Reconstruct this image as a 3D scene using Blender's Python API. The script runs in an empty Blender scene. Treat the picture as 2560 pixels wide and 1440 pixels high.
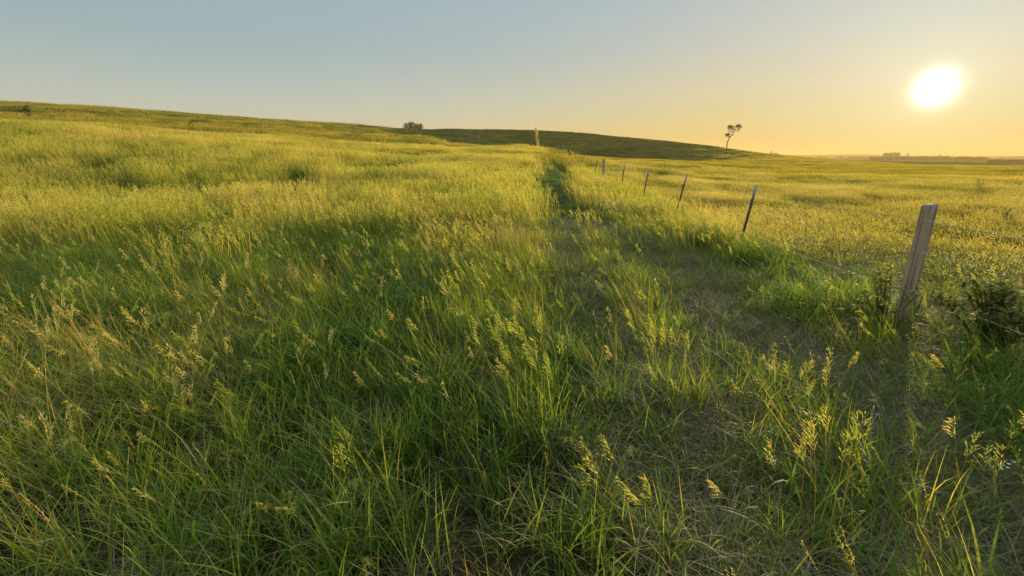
import bpy, math, numpy as np
from mathutils import Vector, Matrix
R = math.radians
SC = bpy.context.scene
COL = SC.collection
PI = math.pi

# ---------------------------------------------------------------- camera
FPX, PITCH = 1100.0, R(16.56)          # focal length in pixels of the 2560 px wide frame
CP, SP = math.cos(PITCH), math.sin(PITCH)
cam_d = bpy.data.cameras.new("camera"); cam = bpy.data.objects.new("camera", cam_d); COL.objects.link(cam)
cam_d.sensor_width = 36.0; cam_d.lens = 36.0 * FPX / 2560.0
cam_d.clip_start = 0.05; cam_d.clip_end = 20000
cam.location = (0, 0, 0); cam.rotation_euler = (R(90) - PITCH, 0, 0)
SC.camera = cam

# ---------------------------------------------------------------- light
SUN_EL, SUN_AZ = R(5.9), R(41.5)       # azimuth clockwise from +Y
sdir = Vector((math.sin(SUN_AZ) * math.cos(SUN_EL), math.cos(SUN_AZ) * math.cos(SUN_EL), math.sin(SUN_EL)))
ld = bpy.data.lights.new("sun", 'SUN'); ld.energy = 5.0; ld.angle = R(0.5); ld.color = (1.0, 0.78, 0.46)
lo = bpy.data.objects.new("sun", ld); COL.objects.link(lo); lo.rotation_euler = sdir.to_track_quat('Z', 'Y').to_euler()

w = bpy.data.worlds.new("World"); SC.world = w; w.use_nodes = True
nt = w.node_tree; nt.nodes.clear()
def N(nt, t, **k):
    n = nt.nodes.new(t)
    for a, v in k.items(): setattr(n, a, v)
    return n
def math_(nt, op, a, b=None, c=None, clamp=False):
    n = nt.nodes.new('ShaderNodeMath'); n.operation = op; n.use_clamp = clamp
    for i, v in enumerate((a, b, c)):
        if v is None: continue
        if isinstance(v, (int, float)): n.inputs[i].default_value = v
        else: nt.links.new(v, n.inputs[i])
    return n.outputs[0]
def ramp_(nt, fac, stops, mode='LINEAR'):
    n = nt.nodes.new('ShaderNodeValToRGB'); n.color_ramp.interpolation = mode
    e = n.color_ramp.elements
    e[0].position, e[0].color = stops[0][0], (*stops[0][1], 1)
    e[1].position, e[1].color = stops[-1][0], (*stops[-1][1], 1)
    for p, c in stops[1:-1]:
        x = e.new(p); x.color = (*c, 1)
    nt.links.new(fac, n.inputs[0]); return n.outputs[0]
def mixc(nt, fac, a, b, mode='MIX'):
    n = nt.nodes.new('ShaderNodeMix'); n.data_type = 'RGBA'; n.blend_type = mode
    for s, v in ((n.inputs[0], fac), (n.inputs[6], a), (n.inputs[7], b)):
        if isinstance(v, (int, float)): s.default_value = v
        elif isinstance(v, tuple): s.default_value = (*v[:3], 1)
        else: nt.links.new(v, s)
    return n.outputs[2]
def lin(h):
    h = h.lstrip('#'); o = []
    for i in (0, 2, 4):
        c = int(h[i:i+2], 16) / 255
        o.append(c / 12.92 if c < .04045 else ((c + .055) / 1.055) ** 2.4)
    return tuple(o)

sky = N(nt, 'ShaderNodeTexSky', sky_type='NISHITA', sun_disc=False, sun_elevation=SUN_EL, sun_rotation=SUN_AZ,
        altitude=300, air_density=1.0, dust_density=1.0, ozone_density=1.5)
tc = N(nt, 'ShaderNodeTexCoord')
nrm = N(nt, 'ShaderNodeVectorMath', operation='NORMALIZE'); nt.links.new(tc.outputs['Generated'], nrm.inputs[0])
dot = N(nt, 'ShaderNodeVectorMath', operation='DOT_PRODUCT'); nt.links.new(nrm.outputs[0], dot.inputs[0]); dot.inputs[1].default_value = sdir
ang = math_(nt, 'ARCCOSINE', math_(nt, 'MINIMUM', dot.outputs['Value'], 0.999999))
sep = N(nt, 'ShaderNodeSeparateXYZ'); nt.links.new(nrm.outputs[0], sep.inputs[0])
elev = math_(nt, 'DIVIDE', math_(nt, 'ARCSINE', sep.outputs[2]), PI / 2, clamp=True)
# clear evening air: warm near the horizon, blue above (stops high overhead, out of view, brightened as added fill light)
low = ramp_(nt, elev, [(0.0, (.57, .53, .36)), (0.03, (.54, .55, .45)), (0.057, (.48, .55, .51)), (0.09, (.39, .50, .50)), (0.126, (.315, .445, .49)), (0.2, (.31, .445, .52)), (0.42, (.52, .62, .69)), (1.0, (.58, .68, .75))])
warmw = ramp_(nt, math_(nt, 'DIVIDE', ang, PI), [(0.0, (1, 1, 1)), (0.10, (1,) * 3), (0.16, (.75,) * 3), (0.24, (.40,) * 3), (0.33, (.14,) * 3), (0.42, (0, 0, 0)), (1, (0, 0, 0))])
warm = ramp_(nt, elev, [(0.0, (.44, .25, .0)), (0.018, (.48, .34, .03)), (0.042, (.51, .43, .12)), (0.08, (.52, .49, .30)), (0.127, (.43, .48, .43)), (0.19, (.35, .46, .51)), (0.42, (.52, .62, .69)), (1, (.58, .68, .75))])
base = mixc(nt, warmw, low, warm)
bg1 = N(nt, 'ShaderNodeBackground'); kn = N(nt, 'ShaderNodeVectorMath', operation='MULTIPLY_ADD'); nt.links.new(sky.outputs[0], kn.inputs[0]); kn.inputs[1].default_value = (.20,) * 3; kn.inputs[2].default_value = (1,) * 3
dv = N(nt, 'ShaderNodeVectorMath', operation='DIVIDE'); nt.links.new(sky.outputs[0], dv.inputs[0]); nt.links.new(kn.outputs[0], dv.inputs[1])   # film-like shoulder on the physical sky
nt.links.new(dv.outputs[0], bg1.inputs[0]); bg1.inputs[1].default_value = 0.05
bg2 = N(nt, 'ShaderNodeBackground'); nt.links.new(base, bg2.inputs[0]); bg2.inputs[1].default_value = 0.485
# the sun and its aureole
deg = math_(nt, 'MULTIPLY', ang, 180 / PI)
core = math_(nt, 'MULTIPLY', math_(nt, 'EXPONENT', math_(nt, 'MULTIPLY', math_(nt, 'POWER', math_(nt, 'DIVIDE', deg, 1.12), 2.0), -1.0)), 2.2)
halo = math_(nt, 'MULTIPLY', math_(nt, 'EXPONENT', math_(nt, 'MULTIPLY', deg, -0.22)), 0.17)
bg3 = N(nt, 'ShaderNodeBackground'); bg3.inputs[0].default_value = (1, .97, .85, 1); nt.links.new(core, bg3.inputs[1])
bg4 = N(nt, 'ShaderNodeBackground'); bg4.inputs[0].default_value = (1, .95, .60, 1); nt.links.new(halo, bg4.inputs[1])
def addsh(nt, a, b):
    n = N(nt, 'ShaderNodeAddShader'); nt.links.new(a, n.inputs[0]); nt.links.new(b, n.inputs[1]); return n.outputs[0]
wo = N(nt, 'ShaderNodeOutputWorld')
nt.links.new(addsh(nt, addsh(nt, bg1.outputs[0], bg2.outputs[0]), addsh(nt, bg3.outputs[0], bg4.outputs[0])), wo.inputs[0])

SC.view_settings.view_transform = 'Standard'; SC.view_settings.look = 'None'
SC.view_settings.exposure = 0.65; SC.view_settings.gamma = 1.0
SC.render.engine = 'CYCLES'
cy = SC.cycles
cy.max_bounces = 7; cy.diffuse_bounces = 3; cy.glossy_bounces = 1; cy.transmission_bounces = 5; cy.volume_bounces = 0
cy.transparent_max_bounces = 8; cy.sample_clamp_indirect = 2.0; cy.sample_clamp_direct = 12.0; cy.use_denoising = True; cy.denoiser = 'OPENIMAGEDENOISE'; cy.denoising_input_passes = 'RGB_ALBEDO_NORMAL'; cy.denoising_prefilter = 'NONE'
cy.caustics_reflective = False; cy.caustics_refractive = False

# ---------------------------------------------------------------- helpers
def tag(o, label=None, cat=None, group=None, kind=None):
    if label: o['label'] = label
    if cat: o['category'] = cat
    if group: o['group'] = group
    if kind: o['kind'] = kind
    return o
def empty(name, loc=(0, 0, 0)):
    o = bpy.data.objects.new(name, None); COL.objects.link(o); o.location = loc; o.empty_display_size = .2; return o
def mesh_np(name, V, F, mats=(), midx=None, tint=None, smooth=False):
    """V (n,3), F (m,4) quads; a quad whose last index repeats its third is a triangle"""
    me = bpy.data.meshes.new(name)
    V = np.asarray(V, np.float32); F = np.asarray(F, np.int32)
    if F.shape[1] == 4:
        tri = F[:, 2] == F[:, 3]
        cnt = np.where(tri, 3, 4).astype(np.int32)
        keep = np.ones(F.shape, bool); keep[tri, 3] = False
        li = F[keep]
    else:
        cnt = np.full(len(F), F.shape[1], np.int32); li = F.ravel()
    me.vertices.add(len(V)); me.vertices.foreach_set('co', V.ravel())
    me.loops.add(len(li)); me.loops.foreach_set('vertex_index', li.astype(np.int32))
    me.polygons.add(len(F)); st = np.concatenate(([0], np.cumsum(cnt)[:-1])).astype(np.int32)
    me.polygons.foreach_set('loop_start', st); me.polygons.foreach_set('loop_total', cnt)
    if midx is not None: me.polygons.foreach_set('material_index', np.asarray(midx, np.int32))
    if smooth: me.polygons.foreach_set('use_smooth', np.ones(len(F), bool))
    for m in mats: me.materials.append(m)
    if tint is not None:
        a = me.attributes.new('tint', 'FLOAT', 'POINT'); a.data.foreach_set('value', np.asarray(tint, np.float32))
    me.update(calc_edges=True)
    return me
def obj(name, me, parent=None, link=True):
    o = bpy.data.objects.new(name, me)
    if link: COL.objects.link(o)
    if parent is not None: o.parent = parent
    return o
class MB:
    """collects vertex/quad arrays into one mesh"""
    def __init__(s): s.V = []; s.F = []; s.M = []; s.T = []; s.n = 0
    def add(s, V, F, m=0, t=0.5):
        V = np.asarray(V, float).reshape(-1, 3); F = np.asarray(F, int)
        if F.shape[1] == 3: F = np.concatenate([F, F[:, 2:3]], 1)
        s.V.append(V); s.F.append(F + s.n); s.M.append(np.full(len(F), m)); 
        s.T.append(np.broadcast_to(np.asarray(t, float), (len(V),)).copy() if np.ndim(t) == 0 else np.asarray(t, float)); s.n += len(V)
    def tube(s, pts, rad, k=6, m=0, t=.5, cap=True):
        P = np.asarray(pts, float); n = len(P); rad = np.broadcast_to(np.asarray(rad, float), (n,))
        T = np.gradient(P, axis=0); T /= np.linalg.norm(T, axis=1)[:, None] + 1e-12
        up = np.array([0, 0, 1.]) if abs(T[0][2]) < .9 else np.array([1., 0, 0])
        a = np.cross(T, up); a /= np.linalg.norm(a, axis=1)[:, None] + 1e-12; b = np.cross(T, a)
        th = np.arange(k) * 2 * PI / k
        V = P[:, None] + rad[:, None, None] * (a[:, None] * np.cos(th)[None, :, None] + b[:, None] * np.sin(th)[None, :, None])
        F = []
        for i in range(n - 1):
            for j in range(k):
                F.append((i*k+j, i*k+(j+1) % k, (i+1)*k+(j+1) % k, (i+1)*k+j))
        V = V.reshape(-1, 3)
        if cap:
            V = np.concatenate([V, P[[0, -1]]]); c0, c1 = n*k, n*k+1
            for j in range(k):
                F.append((c0, (j+1) % k, j, j)); F.append((c1, (n-1)*k+j, (n-1)*k+(j+1) % k, (n-1)*k+(j+1) % k))
        s.add(V, F, m, t)
    def box(s, c, d, m=0, t=.5):
        x, y, z = np.array(d) / 2; V = np.array([(i*x, j*y, k*z) for i in (-1, 1) for j in (-1, 1) for k in (-1, 1)]) + np.array(c)
        s.add(V, [(0, 1, 3, 2), (4, 6, 7, 5), (0, 4, 5, 1), (2, 3, 7, 6), (0, 2, 6, 4), (1, 5, 7, 3)], m, t)
    def mesh(s, name, mats, smooth=False):
        return mesh_np(name, np.concatenate(s.V), np.concatenate(s.F), mats, np.concatenate(s.M), np.concatenate(s.T), smooth)
    def build(s, name, mats, parent=None, smooth=False):
        return obj(name, s.mesh(name, mats, smooth), parent)

# smooth value noise on arrays
def vnoise(x, y, seed=0):
    xi = np.floor(x).astype(np.int64); yi = np.floor(y).astype(np.int64); fx = x - xi; fy = y - yi
    fx = fx*fx*(3-2*fx); fy = fy*fy*(3-2*fy)
    def h(a, b):
        v = (a * 374761393 + b * 668265263 + seed * 1442695041) & 0xffffffff
        v = ((v ^ (v >> 13)) * 1274126177) & 0xffffffff
        return ((v ^ (v >> 16)) & 0xffff) / 65535.0
    return (h(xi, yi)*(1-fx)+h(xi+1, yi)*fx)*(1-fy)+(h(xi, yi+1)*(1-fx)+h(xi+1, yi+1)*fx)*fy
def fbm(x, y, seed=0, o=3):
    s = 0; a = .5; t = 0
    for i in range(o): s = s + a*vnoise(x*2**i, y*2**i, seed+i*17); t += a; a *= .5
    return s / t

# ---------------------------------------------------------------- terrain
def pix_slope(py):
    v = (720 - py) / FPX
    return (-SP + v * CP) / (CP + v * SP)           # z / y
PX = np.array([-600, 0, 300, 500, 700, 900, 1000, 1070, 1150, 1338, 1450, 1500, 1700, 1850, 1950, 2100, 2300, 2560, 3200.])
CREST = np.array([215, 262, 277, 293, 305, 318, 326, 327, 325, 327, 333, 337, 356, 377, 388, 400, 409, 411, 411])
RIDGE = np.array([268, 293, 306, 319, 332, 347, 354, 359, 364, 370, 386, 389, 398, 404, 408, 412, 414, 416, 416.])
R1T = np.array([70, 70, 72, 75, 75, 75, 75, 75, 75, 78, 90, 92, 100, 110, 115, 120, 125, 130, 130.])
R2T = np.array([190, 190, 195, 200, 205, 210, 210, 210, 210, 205, 205, 210, 240, 280, 320, 380, 420, 450, 450.])
NEAR = np.array([-1.45, -1.5, -1.55, -1.58, -1.6, -1.6, -1.6, -1.6, -1.6, -1.6, -1.6, -1.6, -1.68, -1.72, -1.75, -1.75, -1.75, -1.75, -1.75])
AZN, RN = 480, 420
AZ = np.linspace(-PI, PI, AZN + 1)
RR = np.concatenate([[0], np.geomspace(1.0, 9000, RN - 1)])
def hermite(xk, yk, x):
    h = np.diff(xk); d = np.diff(yk) / h; m = np.zeros(len(xk)); m[0] = d[0]; m[-1] = d[-1]
    for i in range(1, len(xk) - 1):
        m[i] = 0 if d[i-1]*d[i] <= 0 else 2*d[i-1]*d[i]/(d[i-1]+d[i])
    i = np.clip(np.searchsorted(xk, x) - 1, 0, len(h) - 1); t = (x - xk[i]) / h[i]
    return ((2*t**3-3*t**2+1)*yk[i] + (t**3-2*t**2+t)*h[i]*m[i] + (-2*t**3+3*t**2)*yk[i+1] + (t**3-t**2)*h[i]*m[i+1])
GZ = np.zeros((AZN + 1, RN))
GRASS_H = 0.6
for i, a in enumerate(AZ):
    ac = max(-R(58), min(R(58), a)); c = math.cos(ac)
    px = 1280 + FPX * math.tan(ac) / CP
    f = lambda T: float(np.interp(px, PX, T))
    r1, r2 = f(R1T), f(R2T)
    z1 = pix_slope(f(RIDGE)) * c * r1 - GRASS_H
    z2 = pix_slope(f(CREST)) * c * r2 - GRASS_H * .6
    wgt = float(np.clip((px - 1050) / 250, 0, 1)) * float(np.clip((1980 - px) / 300, 0, 1))   # how much the field drops behind the near rise
    nr = f(NEAR)
    ks = [0, 5, 14, 32, r1, r1 * 1.32, r2, r2 * 1.35, r2 * 2.2, 1500, 2300, 3600, 6000, 9000]
    zm = nr + (z1 - nr) * (32 / r1) ** 1.35
    dip = z1 + (z2 - z1) * .22 - wgt * 2.3
    rt = float(np.clip((px - 1900) / 200, 0, 1))
    dip = dip * (1 - rt) + (z1 + (z2 - z1) * .25) * rt
    far = -4.5
    far = -4.5*(1 - rt) - 4.4*rt
    zs = [-1.75, -1.75 + (nr + 1.75) * .4, nr * .75 - 1.75 * .25 if rt < 1 else -1.75, zm, z1, dip, z2, z2 - (7 * (1 - rt) + .2 * rt), -8 * (1 - rt) - 6.2 * rt, far, -1.5, 4, 8, -40]
    if rt > 0: zs[10] = -2.6 + .5 * math.sin(a * 19); zs[11] = 5 + 11 * float(np.clip((2330 - px)/180, 0, 1)) + 2.2 * math.sin(a * 31) - 4*math.exp(-((px - 2400)/70)**2)
    back = float(np.clip((abs(a) - R(75)) / R(40), 0, 1))     # flat pasture behind the photographer
    zs = [z * (1 - back) + (-1.9) * back for z in zs]
    if a < 0: pass
    GZ[i] = hermite(np.array(ks, float), np.array(zs), RR)
GZ[0] = GZ[-1] = (GZ[0] + GZ[-1]) / 2
# blur a little across azimuth
for _ in range(2): GZ[1:-1] = GZ[:-2]*.25 + GZ[1:-1]*.5 + GZ[2:]*.25
def ground(x, y):
    x = np.asarray(x, float); y = np.asarray(y, float)
    r = np.hypot(x, y); a = (np.arctan2(x, y) + PI) / (2*PI) * AZN
    ai = np.clip(a.astype(int), 0, AZN - 1); fa = a - ai
    lr = np.where(r < 1, r, 1 + np.log(np.maximum(r, 1)) / np.log(9000) * (RN - 2)); lr = np.clip(lr, 0, RN - 1.001)
    ri = lr.astype(int); fr = lr - ri
    z = (GZ[ai, ri]*(1-fa)+GZ[ai+1, ri]*fa)*(1-fr) + (GZ[ai, ri+1]*(1-fa)+GZ[ai+1, ri+1]*fa)*fr
    amp = np.clip((r - 2) / 40, 0, 1) * np.clip((700 - r) / 400, 0, 1)
    return z + amp * (fbm(x*.06, y*.06, 5) - .5) * .8 + (fbm(x*.7, y*.7, 9) - .5) * .10 * np.clip(r / 2, 0, 1) * (r < 120)
def unproject(px, py, dist=None, z=None):
    u, v = (px - 1280) / FPX, (720 - py) / FPX
    d = np.array([u, CP + v*SP, -SP + v*CP])
    if dist is not None: return d / math.hypot(d[0], d[1]) * dist
    return d / d[2] * z
def crest_r(px): return float(np.interp(px, PX, R2T))

# ---------------------------------------------------------------- materials
def mat(name):
    m = bpy.data.materials.new(name); m.use_nodes = True; m.node_tree.nodes.clear(); return m, m.node_tree
def leafmat(name, stops, trans=.45, tgain=(1.15, 1.1, .6), rough=.6, patch=1.15, spec=.34):
    """grass blade: colour from the per-blade tint, glowing where the low sun shines through"""
    m, nt = mat(name)
    at = N(nt, 'ShaderNodeAttribute', attribute_name='tint')
    oi = N(nt, 'ShaderNodeObjectInfo')
    geo = N(nt, 'ShaderNodeNewGeometry')
    ns = N(nt, 'ShaderNodeTexNoise'); ns.inputs['Scale'].default_value = .22; ns.inputs['Detail'].default_value = 3
    nt.links.new(geo.outputs['Position'], ns.inputs['Vector'])
    f = math_(nt, 'ADD', at.outputs['Fac'], math_(nt, 'MULTIPLY', math_(nt, 'SUBTRACT', oi.outputs['Random'], .5), .22))
    f = math_(nt, 'ADD', f, math_(nt, 'MULTIPLY', math_(nt, 'SUBTRACT', ns.outputs['Fac'], .5), patch), clamp=True)
    col = ramp_(nt, f, stops)
    d = N(nt, 'ShaderNodeBsdfPrincipled'); nt.links.new(col, d.inputs['Base Color'])
    d.inputs['Roughness'].default_value = rough; d.inputs['Specular IOR Level'].default_value = spec
    tr = N(nt, 'ShaderNodeBsdfTranslucent')
    tcx = mixc(nt, 1.0, col, tuple(tgain), 'MULTIPLY'); nt.links.new(tcx, tr.inputs[0])
    mx = N(nt, 'ShaderNodeMixShader'); mx.inputs[0].default_value = trans
    nt.links.new(d.outputs[0], mx.inputs[1]); nt.links.new(tr.outputs[0], mx.inputs[2])
    o = N(nt, 'ShaderNodeOutputMaterial'); nt.links.new(mx.outputs[0], o.inputs[0]); return m
M_LEAF = leafmat("grass_leaf", [(0, (.06, .14, .032)), (.35, (.135, .25, .042)), (.65, (.22, .28, .05)), (.85, (.40, .38, .10)), (1, (.54, .45, .22))], .5, (2.0, 1.65, .6))
M_DRY = leafmat("dry_thatch", [(0, (.12, .095, .05)), (.5, (.33, .27, .15)), (1, (.62, .52, .33))], .3, (1.1, 1.0, .8), .6)
M_SEED = leafmat("seed_head", [(0, (.38, .46, .12)), (.5, (.58, .56, .16)), (1, (.70, .60, .36))], .5, (1.6, 1.5, .75), .5)
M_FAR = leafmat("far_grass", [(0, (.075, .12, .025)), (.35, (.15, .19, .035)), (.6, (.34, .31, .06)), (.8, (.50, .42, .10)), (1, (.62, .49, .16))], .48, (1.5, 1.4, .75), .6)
M_SHRUB = leafmat("shrub_leaf", [(0, (.012, .03, .012)), (.5, (.025, .055, .02)), (1, (.05, .09, .03))], .2, (1.2, 1.2, .6), .7)
M_HILL_SHADE = leafmat("hill_grass", [(0, (.045, .085, .025)), (.5, (.06, .105, .03)), (1, (.10, .14, .04))], .3, (1.3, 1.3, .7), .6, patch=.6)  # darker grass copy: the slope's shade is painted into its colour
M_WEED = leafmat("weed_leaf", [(0, (.09, .12, .045)), (.5, (.19, .22, .08)), (1, (.42, .40, .18))], .5, (1.6, 1.6, .7), .8, spec=.08)
M_SILV = leafmat("tree_leaf", [(0, (.03, .05, .02)), (.5, (.05, .08, .03)), (1, (.09, .12, .045))], .3, (1.2, 1.2, .6), .5)

def wood(name, a, b, c):
    m, nt = mat(name); tcn = N(nt, 'ShaderNodeTexCoord')
    mp = N(nt, 'ShaderNodeMapping'); mp.inputs['Scale'].default_value = (55, 55, 1.3); nt.links.new(tcn.outputs['Object'], mp.inputs[0])
    n1 = N(nt, 'ShaderNodeTexNoise'); n1.inputs['Scale'].default_value = 1.0; n1.inputs['Detail'].default_value = 6; nt.links.new(mp.outputs[0], n1.inputs['Vector'])
    n2 = N(nt, 'ShaderNodeTexNoise'); n2.inputs['Scale'].default_value = 7; n2.inputs['Detail'].default_value = 3; nt.links.new(tcn.outputs['Object'], n2.inputs['Vector'])
    col = ramp_(nt, n1.outputs['Fac'], [(0.36, a), (.46, b), (.56, b), (.66, c)])
    col = mixc(nt, math_(nt, 'MULTIPLY', n2.outputs['Fac'], .5), col, a)
    d = N(nt, 'ShaderNodeBsdfPrincipled'); nt.links.new(col, d.inputs['Base Color']); d.inputs['Roughness'].default_value = .85
    bp = N(nt, 'ShaderNodeBump'); bp.inputs['Strength'].default_value = .8; bp.inputs['Distance'].default_value = .01
    nt.links.new(n1.outputs['Fac'], bp.inputs['Height']); nt.links.new(bp.outputs[0], d.inputs['Normal'])
    o = N(nt, 'ShaderNodeOutputMaterial'); nt.links.new(d.outputs[0], o.inputs[0]); return m
M_WOOD = wood("weathered_wood", (.26, .17, .11), (.62, .44, .30), (.86, .68, .50))
M_WOOD2 = wood("dark_old_wood", (.03, .025, .02), (.09, .075, .06), (.16, .14, .12))
def plain(name, col, rough=.6, metal=0.0, n=.25, sc=12):
    m, nt = mat(name); tcn = N(nt, 'ShaderNodeTexCoord')
    n1 = N(nt, 'ShaderNodeTexNoise'); n1.inputs['Scale'].default_value = sc; n1.inputs['Detail'].default_value = 5; nt.links.new(tcn.outputs['Object'], n1.inputs['Vector'])
    c = mixc(nt, n1.outputs['Fac'], tuple(v*(1-n) for v in col), tuple(v*(1+n) for v in col))
    d = N(nt, 'ShaderNodeBsdfPrincipled'); nt.links.new(c, d.inputs['Base Color']); d.inputs['Roughness'].default_value = rough; d.inputs['Metallic'].default_value = metal
    o = N(nt, 'ShaderNodeOutputMaterial'); nt.links.new(d.outputs[0], o.inputs[0]); return m
M_STEEL = plain("green_steel_paint", (.055, .06, .045), .6, 0, .4, 30)
M_TIP = plain("pale_post_paint", (.42, .42, .40), .6, 0, .2, 30)
M_WIRE = plain("galvanised_wire", (.60, .48, .36), .5, .3, .4, 9)
M_BARK = plain("tree_bark", (.10, .08, .06), .9)
M_BIN = plain("galvanised_sheet", (.42, .40, .37), .5, .2, .1, .2)
M_ROOFM = plain("bin_roof_sheet", (.33, .31, .29), .5, .2, .1, .2)
M_TUB = leafmat("white_plastic", [(0, (.86, .84, .78)), (1, (.88, .86, .80))], .5, (1.1, 1.1, 1.0), .5, patch=.1)
M_PETAL = plain("white_petal", (.8, .78, .7), .6, 0, .1, 50)
M_TRAIL = plain("bare_trail_soil", (.07, .065, .03), .9, 0, .4, 2)

def groundmat():
    m, nt = mat("pasture_ground"); geo = N(nt, 'ShaderNodeNewGeometry')
    ln = N(nt, 'ShaderNodeVectorMath', operation='LENGTH'); nt.links.new(geo.outputs['Position'], ln.inputs[0]); dist = ln.outputs['Value']
    def noise(s, det=4, mp=None):
        n = N(nt, 'ShaderNodeTexNoise'); n.inputs['Scale'].default_value = s; n.inputs['Detail'].default_value = det
        src = geo.outputs['Position']
        if mp: q = N(nt, 'ShaderNodeMapping'); q.inputs['Scale'].default_value = mp; nt.links.new(src, q.inputs[0]); src = q.outputs[0]
        nt.links.new(src, n.inputs['Vector']); return n.outputs['Fac']
    soil = ramp_(nt, noise(9, 6), [(.3, (.025, .02, .012)), (.55, (.055, .045, .026)), (.8, (.11, .09, .055))])
    turf = ramp_(nt, noise(.35, 6), [(.3, (.05, .085, .02)), (.5, (.09, .12, .025)), (.7, (.15, .15, .035))])
    crop = ramp_(nt, noise(.01, 3, (.35, 1.6, 1)), [(.35, (.055, .08, .02)), (.47, (.14, .14, .04)), (.52, (.20, .17, .06)), (.58, (.09, .12, .03)), (.7, (.17, .15, .05))])
    c = mixc(nt, math_(nt, 'SMOOTH_MIN', math_(nt, 'DIVIDE', math_(nt, 'SUBTRACT', dist, 9.0), 16.0, clamp=True), 1, .1), soil, turf)
    c = mixc(nt, math_(nt, 'DIVIDE', math_(nt, 'SUBTRACT', dist, 330.0), 200.0, clamp=True), c, crop)
    d = N(nt, 'ShaderNodeBsdfPrincipled'); nt.links.new(c, d.inputs['Base Color']); d.inputs['Roughness'].default_value = .95; d.inputs['Specular IOR Level'].default_value = 0.0
    bp = N(nt, 'ShaderNodeBump'); bp.inputs['Strength'].default_value = .6; bp.inputs['Distance'].default_value = .15
    nt.links.new(noise(2.5, 8), bp.inputs['Height']); nt.links.new(bp.outputs[0], d.inputs['Normal'])
    o = N(nt, 'ShaderNodeOutputMaterial'); nt.links.new(d.outputs[0], o.inputs[0]); return m
M_GROUND = groundmat()

# ground sheet (polar mesh that shares the height function)
GA = np.linspace(-PI, PI, 361)[:-1]; GRr = np.concatenate([np.linspace(.4, 12, 40), np.geomspace(12.5, 8800, 230)])
xx = np.sin(GA)[:, None]*GRr; yy = np.cos(GA)[:, None]*GRr
zz = ground(xx, yy)
V = np.stack([xx, yy, zz], -1).reshape(-1, 3); nr_, na_ = len(GRr), len(GA)
V = np.concatenate([V, [[0, 0, float(ground(0., 0.))]]])
ii, jj = np.meshgrid(np.arange(na_), np.arange(nr_ - 1), indexing='ij'); i2 = (ii + 1) % na_
F = np.stack([ii*nr_+jj, ii*nr_+jj+1, i2*nr_+jj+1, i2*nr_+jj], -1).reshape(-1, 4)
F = np.concatenate([F, np.stack([np.full(na_, na_*nr_), np.arange(na_)*nr_, ((np.arange(na_)+1) % na_)*nr_, ((np.arange(na_)+1) % na_)*nr_], -1)])
F = F[:, [0, 3, 2, 1]] if False else F
g = obj("ground", mesh_np("ground", V, F, [M_GROUND], smooth=True)); tag(g, kind='structure')

# ---------------------------------------------------------------- grass prototypes
WIND = np.array([-1.0, 0.12])
def blades(mb, rng, n, base, L, W, t0, t1, wind=.15, segs=5, m=0, tint=(0, 1), phi=None, z0=-.02, tiptint=0.0):
    """n curved tapering blades; every argument a scalar range (a,b) or array"""
    U = lambda r: rng.uniform(r[0], r[1], n) if isinstance(r, tuple) else np.broadcast_to(r, (n,))
    L, W, t0, t1 = U(L), U(W), U(t0), U(t1); tn = U(tint)
    ph = rng.uniform(0, 2*PI, n) if phi is None else phi
    s = np.linspace(0, 1, segs + 1)
    th = t0[:, None] + (t1 - t0)[:, None] * s[None, :] ** 1.5
    ds = L[:, None] / segs
    hx = np.concatenate([np.zeros((n, 1)), np.cumsum(np.sin(th[:, :-1]*.5 + th[:, 1:]*.5) * ds, 1)], 1)
    hz = np.concatenate([np.zeros((n, 1)), np.cumsum(np.cos(th[:, :-1]*.5 + th[:, 1:]*.5) * ds, 1)], 1)
    wx = np.reshape(wind, (-1, 1)) * L[:, None] * s[None, :] ** 1.4
    X = base[:, 0:1] + hx*np.cos(ph)[:, None] + wx*WIND[0]; Y = base[:, 1:2] + hx*np.sin(ph)[:, None] + wx*WIND[1]
    Z = (z0 if np.ndim(z0) else z0) + hz * np.sqrt(np.maximum(1 - np.reshape(wind, (-1, 1))**2*.5, .3))
    tw = ph + PI/2 + rng.normal(0, .45, n)
    prof = np.where(s < .25, .55 + 1.8*s, 1.0) * np.clip(1 - ((s - .35) / .66) , 0, 1) ** .7 * np.where(s < .35, 1, 1)
    prof = np.clip(np.where(s < .35, .6 + 1.15*s, (1 - (s - .35)/.65) ** .75), .03, 1)
    wd = W[:, None] * prof[None, :] * .5
    dx, dy = np.cos(tw)[:, None]*wd, np.sin(tw)[:, None]*wd
    A = np.stack([X - dx, Y - dy, Z], -1); B = np.stack([X + dx, Y + dy, Z], -1)
    V = np.stack([A, B], 2).reshape(-1, 3); k = 2*(segs + 1)
    o = (np.arange(n)*k)[:, None]; j = np.arange(segs)*2
    F = np.stack([o + j, o + j + 1, o + j + 3, o + j + 2], -1).reshape(-1, 4)
    tt = np.repeat(np.clip(tn[:, None] + tiptint*s[None, :]**2, 0, 1), 2, axis=1).reshape(-1)
    mb.add(V, F, m, tt)
    return X, Y, Z
def disc(rng, n, r):
    a = rng.uniform(0, 2*PI, n); q = r*np.sqrt(rng.uniform(0, 1, n)); return np.stack([q*np.cos(a), q*np.sin(a)], 1)
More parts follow.
